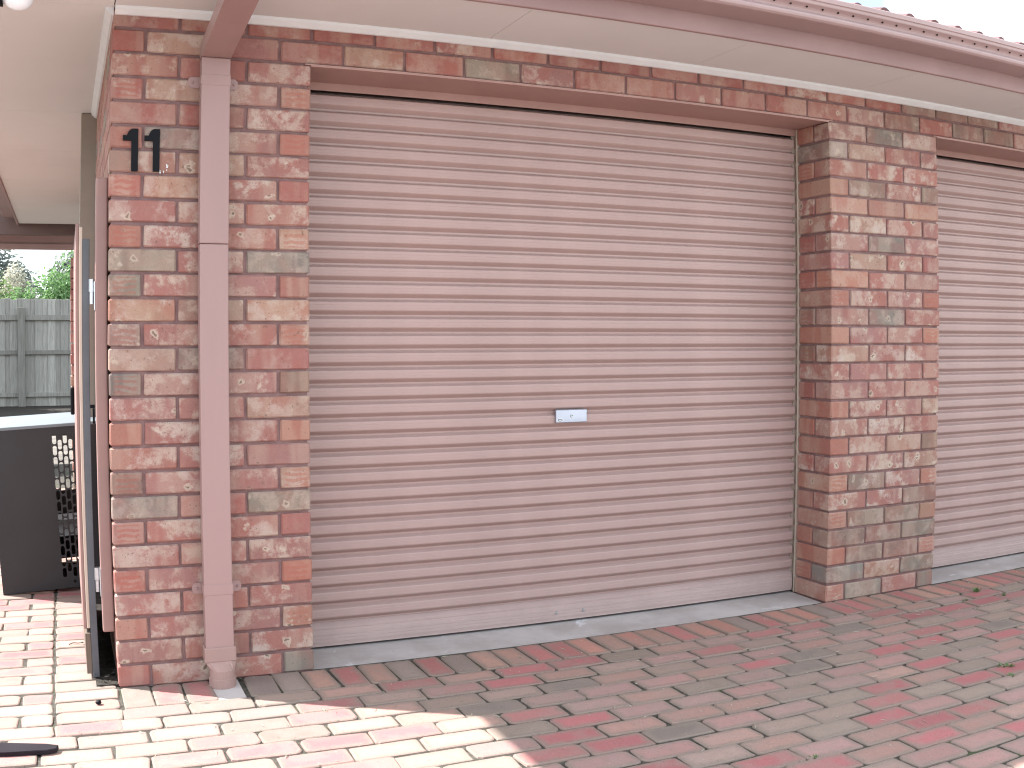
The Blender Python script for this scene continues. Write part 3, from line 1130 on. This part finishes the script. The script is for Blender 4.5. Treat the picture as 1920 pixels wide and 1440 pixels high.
# ------------------------------------------------------------------ house number
hn = empty('house_number', (0, 0, 1.80), 'black house number 11 mounted on the brick pier left of the downpipe', 'house number')
def digit_one(x0, z0):
    pts = [(0.0345, 0.0), (0.0575, 0.0), (0.0575, 0.149), (0.0395, 0.149)]
    for t in range(1, 6):
        a = R(-t * 16)
        pts.append((0.0395 - 0.021 * math.sin(-a), 0.149 - 0.0235 * (1 - math.cos(a)) * 1.15 - t * 0.0008))
    pts += [(0.012, 0.1255), (0.005, 0.1248), (0.005, 0.1065), (0.0345, 0.1065)]
    bm = bmesh.new()
    prism(bm, pts, 'y', -0.0095, 0.003)
    bmesh.ops.bevel(bm, geom=[e for e in bm.edges if all(v.co.y < -0.009 for v in e.verts)], offset=0.001, segments=1, affect='EDGES')
    return obj('digit', bm, 'black_gloss', hn, (x0, 0, z0))
digit_one(0.0395, 0.0085)
digit_one(0.1140, 0.0100)

# ------------------------------------------------------------------ gate, posts
gp = empty('gate_post', (-0.02, 0.085, 0.19), 'square pink post against the brick corner that carries the gate', 'post')
bm = bmesh.new()
box(bm, -0.0235, 0.0185, -0.03, 0.03, 0.0, 1.603, 0.006, 0, 2)
obj('post_shaft', bm, 'gate_pink', gp)
for hz in (0.16, 1.17):
    bm = bmesh.new()
    box(bm, -0.0265, -0.0237, -0.026, 0.02, hz - 0.03, hz + 0.07)
    obj('hinge_leaf', bm, 'zinc', gp)

gate = empty('side_gate', (-0.072, 0.12, 0), 'steel framed gate swung open beside the brick corner, edge towards the driveway', 'gate')
def gbox(name, mat, *b, bev=0.0015):
    bm = bmesh.new()
    box(bm, *b, bev)
    return obj(name, bm, mat, gate)
gbox('frame_stile', 'gate_steel', -0.0145, 0.0100, 0.0, 0.030, 0.006, 1.583)
gbox('frame_stile', 'gate_steel', -0.0145, 0.0100, 0.97, 1.0, 0.006, 1.583)
for z0 in (0.12, 0.85, 1.553):
    gbox('frame_rail', 'gate_steel', -0.0135, 0.0090, 0.0305, 0.9695, z0, z0 + 0.0295)
gbox('timber_stile', 'cream_paint', -0.0265, -0.0150, 0.004, 0.060, 0.19, 1.625)
gbox('timber_stile', 'cream_paint', -0.0265, -0.0150, 0.94, 1.0, 0.19, 1.625)
gbox('bottom_board', 'brown_timber', -0.0350, -0.0150, 0.004, 0.990, 0.020, 0.172)
for i in range(8):
    gbox('gate_board', 'gate_pink', -0.0385, -0.0268, 0.02 + i * 0.1225, 0.02 + i * 0.1225 + 0.118, 0.185, 1.64)
for hz in (0.327, 1.352):
    bm = bmesh.new()
    cyl(bm, (0.0185, -0.006, hz), (0.0185, -0.006, hz + 0.042), 0.0085, 0.0085, 12)
    cyl(bm, (0.0185, -0.006, hz + 0.0435), (0.0185, -0.006, hz + 0.088), 0.0115, 0.0115, 12)
    box(bm, 0.0101, 0.0185, -0.008, 0.012, hz + 0.044, hz + 0.086)
    obj('hinge', bm, 'zinc', gate)
bm = bmesh.new()
box(bm, 0.0101, 0.026, -0.004, 0.006, 0.985, 0.997)
box(bm, 0.018, 0.0255, -0.006, 0.004, 0.93, 0.984)
obj('drop_latch', bm, 'black_gloss', gate)
bm = bmesh.new()
box(bm, -0.056, -0.0388, 0.90, 0.925, 0.90, 1.02, 0.004)
obj('pull_handle', bm, 'black_gloss', gate)

# thin near-black wedge lying on the pavers at the picture's edge
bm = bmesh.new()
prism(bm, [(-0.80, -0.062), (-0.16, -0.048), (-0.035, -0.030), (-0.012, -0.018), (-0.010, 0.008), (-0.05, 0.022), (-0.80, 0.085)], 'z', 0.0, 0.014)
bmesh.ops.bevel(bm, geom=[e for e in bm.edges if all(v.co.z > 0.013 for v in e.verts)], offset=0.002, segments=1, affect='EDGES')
tag(obj('wedge', bm, 'charcoal', None, (-0.205, -0.555, 0.0025), (0, 0, R(-9))), 'flat charcoal wedge lying on the sunlit pavers in the bottom corner', 'wedge')

# dirt and leaf litter beside the gate post, darkened and lengthened to paint deep shade
bm = bmesh.new()
lr = random.Random(4)
box(bm, -0.078, 0.005, 0.03, 1.50, -0.02, 0.0045)
for i in range(150):
    x, y = lr.uniform(-0.076, 0.004), lr.uniform(0.0, 0.9)
    a, s = lr.uniform(0, 6.28), lr.uniform(.006, .016)
    z = 0.005 + lr.uniform(0, .012)
    q = [bm.verts.new((x + s * math.cos(a + t) * (1 if k_ % 2 else .45), y + s * math.sin(a + t) * (1 if k_ % 2 else .45), z + lr.uniform(-.004, .006))) for k_, t in enumerate((0, 1.57, 3.14, 4.71))]
    bm.faces.new(q)
o = obj('shaded_litter', bm, 'dark_litter')
tag(o, 'leaf litter and dirt with painted deep shade at the foot of the pink gate post', 'leaf litter', kind='stuff')

# ------------------------------------------------------------------ dark metal cabinet in the passage
cab = empty('metal_cabinet', (-0.478, 1.50, 0.004), 'dark grey metal cabinet with slotted vent holes standing tilted in the side passage', 'cabinet')
cab.rotation_euler = (0, R(-2.7), R(3.5))
CW, CDp, CH = 0.60, 0.72, 0.79
def slotted(bm, x0, x1, z0, z1, hw, hh, y0, y1, n=12, blank=False, round_=False):
    """one cell of the front sheet with an oblong hole through it"""
    cx, cz = (x0 + x1) / 2, (z0 + z1) / 2
    def hole(t):
        c, s = math.cos(t), math.sin(t)
        r_ = min(hw, hh)
        return (cx + (hw - r_) * (1 if c > 0 else -1) * (abs(c) > 1e-6) + r_ * c, cz + (hh - r_) * (1 if s > 1e-6 else -1 if s < -1e-6 else 0) + r_ * s)
    def rect(t):
        c, s = math.cos(t), math.sin(t)
        m = max(abs(c) / ((x1 - x0) / 2), abs(s) / ((z1 - z0) / 2))
        return (cx + c / m, cz + s / m)
    corner = math.atan2(z1 - z0, x1 - x0)
    ts = sorted([corner, math.pi - corner, math.pi + corner, -corner + 2 * math.pi] + [2 * math.pi * (i + .5) / n for i in range(n)])
    rows = []
    for (fn, y) in ((rect, y0), (hole, y0), (hole, y1), (rect, y1)):
        rows.append([bm.verts.new((fn(t)[0], y, fn(t)[1])) for t in ts])
    m = len(ts)
    for a, b in zip(rows, rows[1:]):
        for i in range(m):
            bm.faces.new((a[i], a[(i + 1) % m], b[(i + 1) % m], b[i]))
# the vent field: three staggered columns
bm = bmesh.new()
y0, y1 = 0.0, 0.0025
VX = [0.292, 0.3175, 0.343, 0.3685, 0.394]
VZ0, NV, VP = 0.050, 13, 0.0545
VZ1 = VZ0 + NV * VP
for c in range(4):
    sh = VP * 0.5 if c % 2 else 0.0
    if c % 2:
        box(bm, VX[c], VX[c + 1], y0, y1, VZ0, VZ0 + sh)
        box(bm, VX[c], VX[c + 1], y0, y1, VZ1 - VP + sh, VZ1)
    for i in range(NV - (1 if c % 2 else 0)):
        a = VZ0 + sh + i * VP
        slotted(bm, VX[c], VX[c + 1], a, a + VP, 0.0098, 0.0235, y0, y1)
obj('vent_panel', bm, 'cabinet_paint', cab)
bm = bmesh.new()
box(bm, 0.0, VX[0] - 0.0002, y0, y1, 0.0, CH)
box(bm, VX[4] + 0.0002, CW, y0, y1, 0.0, CH)
box(bm, VX[0], VX[4], y0, y1, VZ1 + 0.0002, CH)
box(bm, VX[0], VX[4], y0, y1, 0.0, VZ0 - 0.0002)
obj('front_panel', bm, 'cabinet_paint', cab)
for a, b in ((0.0, 0.0025), (CW - 0.0025, CW)):
    bm = bmesh.new()
    box(bm, a, b, 0.003, CDp, 0.0, CH)
    if a > 0:
        bm.free()
        bm = bmesh.new()
        box(bm, a, b, 0.003, CDp, 0.0, 0.38)
        box(bm, a, b, 0.003, 0.06, 0.38, CH)
        box(bm, a, b, CDp - 0.06, CDp, 0.38, CH)
    obj('side_panel', bm, 'cabinet_paint', cab)
bm = bmesh.new()
box(bm, -0.006, CW + 0.006, -0.006, CDp + 0.006, CH + 0.0005, CH + 0.016, 0.002)
obj('top_panel', bm, 'cabinet_paint_lit', cab)
bm = bmesh.new()
box(bm, 0.003, CW - 0.003, 0.003, CDp, 0.255, 0.258)
obj('shelf', bm, 'cabinet_paint', cab)
bm = bmesh.new()
box(bm, 0.003, CW - 0.003, CDp - 0.0025, CDp, 0.0, 0.38)
obj('back_panel', bm, 'cabinet_paint', cab)
for sx in (0.350, 0.385):
    bm = bmesh.new()
    cyl(bm, (sx, -0.0012, 0.030), (sx, 0.0, 0.030), 0.0075, 0.0075, 14)
    obj('plug_hole', bm, 'black_hole', cab)
for sx, sy in ((CW - 0.05, 0.05), (CW - 0.05, CDp - 0.05)):
    bm = bmesh.new()
    cyl(bm, (sx, sy, -0.026), (sx, sy, 0.0), 0.018, 0.018, 12)
    obj('foot', bm, 'black_gloss', cab)

# ------------------------------------------------------------------ eave lamp
lamp = empty('eave_lamp', (-0.36, -0.2, 2.389), 'white globe lamp with a black holder hanging under the cream eave', 'lamp')
bm = bmesh.new()
cyl(bm, (0, 0, 0), (0, 0, -0.012), 0.05, 0.048, 20)
cyl(bm, (0, 0, -0.012), (-0.035, 0, -0.05), 0.008, 0.008, 10)
obj('mount', bm, 'black_gloss', lamp)
bm = bmesh.new()
cyl(bm, (-0.075, 0, -0.052), (-0.012, 0, -0.047), 0.026, 0.034, 18)
obj('holder', bm, 'black_gloss', lamp, smooth=False)
bm = bmesh.new()
prof = [(-0.012, 0.024), (-0.002, 0.030), (0.012, 0.040), (0.030, 0.0465), (0.048, 0.0475), (0.066, 0.043), (0.080, 0.032), (0.088, 0.017), (0.0905, 0.0)]
n = 24
prev = None
for d, rr in prof:
    ring = [bm.verts.new((d, rr * math.cos(2 * math.pi * i / n), -0.044 + rr * math.sin(2 * math.pi * i / n))) for i in range(n)] if rr else [bm.verts.new((d, 0, -0.044))]
    if prev:
        for i in range(n):
            if len(ring) == 1:
                bm.faces.new((prev[i], prev[(i + 1) % n], ring[0]))
            else:
                bm.faces.new((prev[i], prev[(i + 1) % n], ring[(i + 1) % n], ring[i]))
    prev = ring
obj('bulb', bm, 'bulb_glass', lamp, smooth=True)

# ------------------------------------------------------------------ beyond the passage
ver = empty('carport', (0, 7.2, 0), 'pink and brown beams of a carport roof at the end of the side passage', 'carport')
bm = bmesh.new()
box(bm, -5.0, 1.2, 7.22, 7.32, 2.284, 2.62, 0.003)
obj('beam', bm, 'beam_paint', ver, (0, -7.2, 0))
bm = bmesh.new()
box(bm, -5.0, 1.2, 8.0, 8.04, 2.262, 2.60, 0.003)
obj('fascia_board', bm, 'carport_pink', ver, (0, -7.2, 0))
bm = bmesh.new()
box(bm, -5.0, 1.2, 7.965, 7.9985, 2.196, 2.261, 0.003)
obj('fascia_board', bm, 'carport_pink', ver, (0, -7.2, 0))
bm = bmesh.new()
box(bm, -5.0, 1.2, 7.33, 8.3, 2.602, 2.64)
obj('carport_roof', bm, 'taupe_paint', ver, (0, -7.2, 0))
for px_ in (-4.8, 1.0):
    bm = bmesh.new()
    box(bm, px_, px_ + .1, 7.9, 7.96, 0.0, 2.40)
    obj('carport_post', bm, 'brown_timber', ver, (0, -7.2, 0))

fence = empty('paling_fence', (-0.9, 16.8, 0), 'grey weathered timber paling fence behind the garden at the end of the passage', 'fence')
fr = random.Random(6)
PAL = []
for s in range(4):
    bm = bmesh.new()
    box(bm, -0.072, 0.072, -0.008, 0.008, 0, 2.05 + fr.uniform(-.015, .02), 0.002)
    me = me_from(bm, 'paling')
    me.materials.append(MAT['fence_timber'])
    PAL.append(me)
for i in range(-16, 22):
    o = bpy.data.objects.new('paling', fr.choice(PAL))
    COL.objects.link(o)
    o.parent = fence
    o.location = (i * 0.118, 0.045 + (0.018 if i % 2 else 0.0), -0.05 + fr.uniform(-.012, .012))
    o.rotation_euler = (0, fr.uniform(-.004, .004), 0)
bm = bmesh.new()
for i in list(range(-70, -16)) + list(range(22, 60)):
    box(bm, i * 0.118 - .072, i * 0.118 + .072, .037 + (.018 if i % 2 else 0), .053 + (.018 if i % 2 else 0), -0.05, 2.03 + fr.uniform(-.015, .02))
o = obj('paling_run', bm, 'fence_timber', fence)
o['kind'] = 'stuff'
for z0, z1 in ((1.60, 1.70), (0.955, 1.035), (0.155, 0.235)):
    bm = bmesh.new()
    box(bm, -8.0, 7.0, -0.012, 0.036, z0, z1, 0.004)
    obj('rail', bm, 'rail_timber', fence)
for px_ in (-0.0875, -2.6, 2.5):
    bm = bmesh.new()
    box(bm, px_ - .068, px_ + .068, -0.10, -0.0125, -0.1, 1.84, 0.004)
    obj('fence_post', bm, 'rail_timber', fence)

# ---- shrubs and trees: leaves through the crown's volume
def leaves(bm, rnd, cen, rad, n, size, hollow=0.35, lobes=7, up=0.4):
    cx, cy, cz = cen
    lob = []
    for i in range(lobes):
        d = Vector((rnd.gauss(0, 1), rnd.gauss(0, 1), rnd.gauss(0, 1) * .8)).normalized()
        lob.append((Vector((d.x * rad[0] * .55, d.y * rad[1] * .55, d.z * rad[2] * .55)), rnd.uniform(.38, .62)))
    for i in range(n):
        c, k_ = rnd.choice(lob)
        d = Vector((rnd.gauss(0, 1), rnd.gauss(0, 1), rnd.gauss(0, 1))).normalized()
        t = rnd.uniform(hollow, 1.0) ** 0.5
        p = c + Vector((d.x * rad[0], d.y * rad[1], d.z * rad[2])) * k_ * t
        p += Vector((cx, cy, cz))
        nrm = (d + Vector((rnd.uniform(-1, 1), rnd.uniform(-1, 1), rnd.uniform(-.4, 1 + up))) * .8).normalized()
        a = nrm.orthogonal().normalized()
        a.rotate(__import__('mathutils').Quaternion(nrm, rnd.uniform(0, 6.28)))
        b = nrm.cross(a)
        s = size * rnd.uniform(.6, 1.3)
        q = [p + a * s, p + b * s * .45 + nrm * s * .1, p - a * s, p - b * s * .45 + nrm * s * .1]
        bm.faces.new([bm.verts.new(w) for w in q])

def plant(name, loc, label, cat, rad, n, size, mat, seed, trunk=0.5, group=None, lobes=7, lowest=None):
    rnd = random.Random(seed)
    root = empty(name, loc, label, cat, group)
    bm = bmesh.new()
    leaves(bm, rnd, (0, 0, trunk + rad[2] * 0.95), rad, n, size, lobes=lobes)
    me = bpy.data.meshes.new('crown')
    bm.to_mesh(me)
    bm.free()
    o = link('crown', me, mat, root)
    o['kind'] = 'stuff'
    bm = bmesh.new()
    tr = max(0.03, rad[0] * 0.06)
    top = trunk + rad[2] * 1.1
    cyl(bm, (0, 0, -0.1), (rnd.uniform(-.05, .05), 0, trunk + rad[2] * .4), tr, tr * .6, 9)
    cyl(bm, (0, 0, trunk + rad[2] * .35), (rnd.uniform(-.1, .1), 0, top), tr * .62, tr * .2, 8)
    for i in range(6):
        a = rnd.uniform(0, 6.28)
        z0 = trunk + rad[2] * rnd.uniform(.1, .7)
        cyl(bm, (0, 0, z0), (rad[0] * .6 * math.cos(a), rad[1] * .6 * math.sin(a), z0 + rad[2] * .5), tr * .4, tr * .12, 6)
    obj('trunk', bm, 'bark', root)
    return root
plant('green_shrub', (-0.25, 18.6, 0), 'dense glossy bright green shrub above the paling fence', 'shrub', (1.0, 0.9, 1.28), 8000, 0.055, 'leaf_bright', 1, 0.62, lobes=14)
plant('lime_shrub', (-2.05, 18.4, 0), 'yellow green feathery shrub left of the glossy shrub', 'shrub', (0.85, 0.8, 1.2), 6500, 0.05, 'leaf_lime', 2, 0.62, lobes=13)
plant('flowering_shrub', (-1.22, 19.3, 0), 'pale plumed shrub between the lime and the glossy green shrubs', 'shrub', (0.45, 0.5, 0.95), 3400, 0.045, 'leaf_plume', 3, 1.05, lobes=12)
plant('low_shrub', (-1.05, 17.9, 0), 'small dark green shrub just over the fence top', 'shrub', (0.5, 0.4, 0.75), 2000, 0.05, 'leaf_bright', 4, 0.95, lobes=7)
plant('grey_tree', (-2.35, 32.0, 0), 'tall grey green gum tree far behind the shrubs', 'tree', (1.4, 1.2, 1.8), 6500, 0.085, 'leaf_grey', 5, 0.95, lobes=14)
plant('grey_tree', (0.35, 30.0, 0), 'grey green tree rising behind the glossy shrub', 'tree', (1.35, 1.2, 1.7), 6500, 0.085, 'leaf_grey', 6, 1.0, lobes=14)
plant('added_shade_tree', (-5.2, 16.2, 0), 'unseen tree added left of the passage view to shade the ground by the fence', 'tree', (2.6, 2.8, 2.3), 9000, 0.13, 'leaf_lime', 7, 2.6, lobes=12)  # added out of view so its shadow darkens the ground by the fence
plant('hedge_tree', (2.6, 20.0, 0), 'broad dark green tree beyond the fence hidden by the gate', 'tree', (1.8, 1.4, 1.8), 3000, 0.08, 'leaf_bright', 8, 0.9, lobes=9)

# ------------------------------------------------------------------ small things on the paving
def weed(x, y, label, seed, n=26, s=0.03, h=0.035):
    s, h = s * 0.62, h * 0.55
    rnd = random.Random(seed)
    bm = bmesh.new()
    for i in range(n):
        a = rnd.uniform(0, 6.28)
        rr = rnd.uniform(.1, 1) * s
        p0 = Vector((rr * .3 * math.cos(a), rr * .3 * math.sin(a), 0))
        p1 = Vector((rr * math.cos(a), rr * math.sin(a), rnd.uniform(.2, 1) * h))
        sd_ = Vector((-math.sin(a), math.cos(a), 0)) * rnd.uniform(.0018, .0045)
        mid = p0.lerp(p1, .6)
        vs = [bm.verts.new(q) for q in (p0, mid + sd_, p1, mid - sd_)]
        bm.faces.new(vs)
    o = obj('weed', bm, 'leaf_weed', None, (x, y, -0.004))
    tag(o, label, 'weed', 'weeds growing in the paving joints')
weed(3.89, -0.236, 'largest green weed in the paving in front of the pillar end', 1, 40, 0.05, 0.06)
weed(3.72, -0.32, 'low weed in a joint just left of the largest weed', 2, 26, 0.05, 0.02)
weed(3.95, -0.36, 'small weed in the row in front of the largest weed', 3, 18, 0.03, 0.03)
weed(3.05, -1.125, 'straggly weed at the picture edge amid red pavers', 4, 36, 0.07, 0.035)
weed(2.98, -1.215, 'dry tuft in the joint beside the straggly weed', 5, 22, 0.045, 0.03)
weed(1.86, -1.405, 'tiny green tuft between red pavers in the shaded drive', 6, 20, 0.035, 0.02)
bm = bmesh.new()
bmesh.ops.create_icosphere(bm, subdivisions=2, radius=0.011)
for v in bm.verts:
    v.co *= random.uniform(.85, 1.1)
    v.co.z *= .75
tag(obj('pebble', bm, 'black_gloss', None, (-0.078, -0.161, 0.0085)), 'small black pebble on the sunlit pavers by the pier', 'pebble')
bm = bmesh.new()
pts = [Vector((0, 0, 0)), Vector((.018, .008, .004)), Vector((.036, .002, .003)), (Vector((.05, -.006, .006))), Vector((.058, .004, .004)), Vector((.05, .012, .002))]
for a, b in zip(pts, pts[1:]):
    cyl(bm, a, b, .0028, .0024, 6)
tag(obj('twig', bm, 'brown_timber', None, (-0.17, 0.58, 0.004)), 'curled brown twig on the sunlit pavers of the passage', 'twig')
# bits of grit and dry grass caught in the joints
bm = bmesh.new()
gr = random.Random(14)
for i in range(550):
    x, y = gr.uniform(-.4, 4.6), -abs(gr.gauss(0, 1)) * 1.0 - 0.02
    if y < -2.3: continue
    s = gr.uniform(.0015, .0045)
    a = gr.uniform(0, 6.28)
    z = 0.0015 + gr.uniform(0, .002)
    L = s * gr.choice((1, 1, 1.5, 5))
    ca, sa = math.cos(a), math.sin(a)
    q = [(x + ca * L, y + sa * L, z), (x - sa * s * .5, y + ca * s * .5, z + s * .6), (x - ca * L, y - sa * L, z), (x + sa * s * .5, y - ca * s * .5, z)]
    bm.faces.new([bm.verts.new(w) for w in q])
o = obj('grit', bm, 'leaf_plume')
tag(o, 'pale grit and dry grass scattered over the pavers', 'grit', kind='stuff')
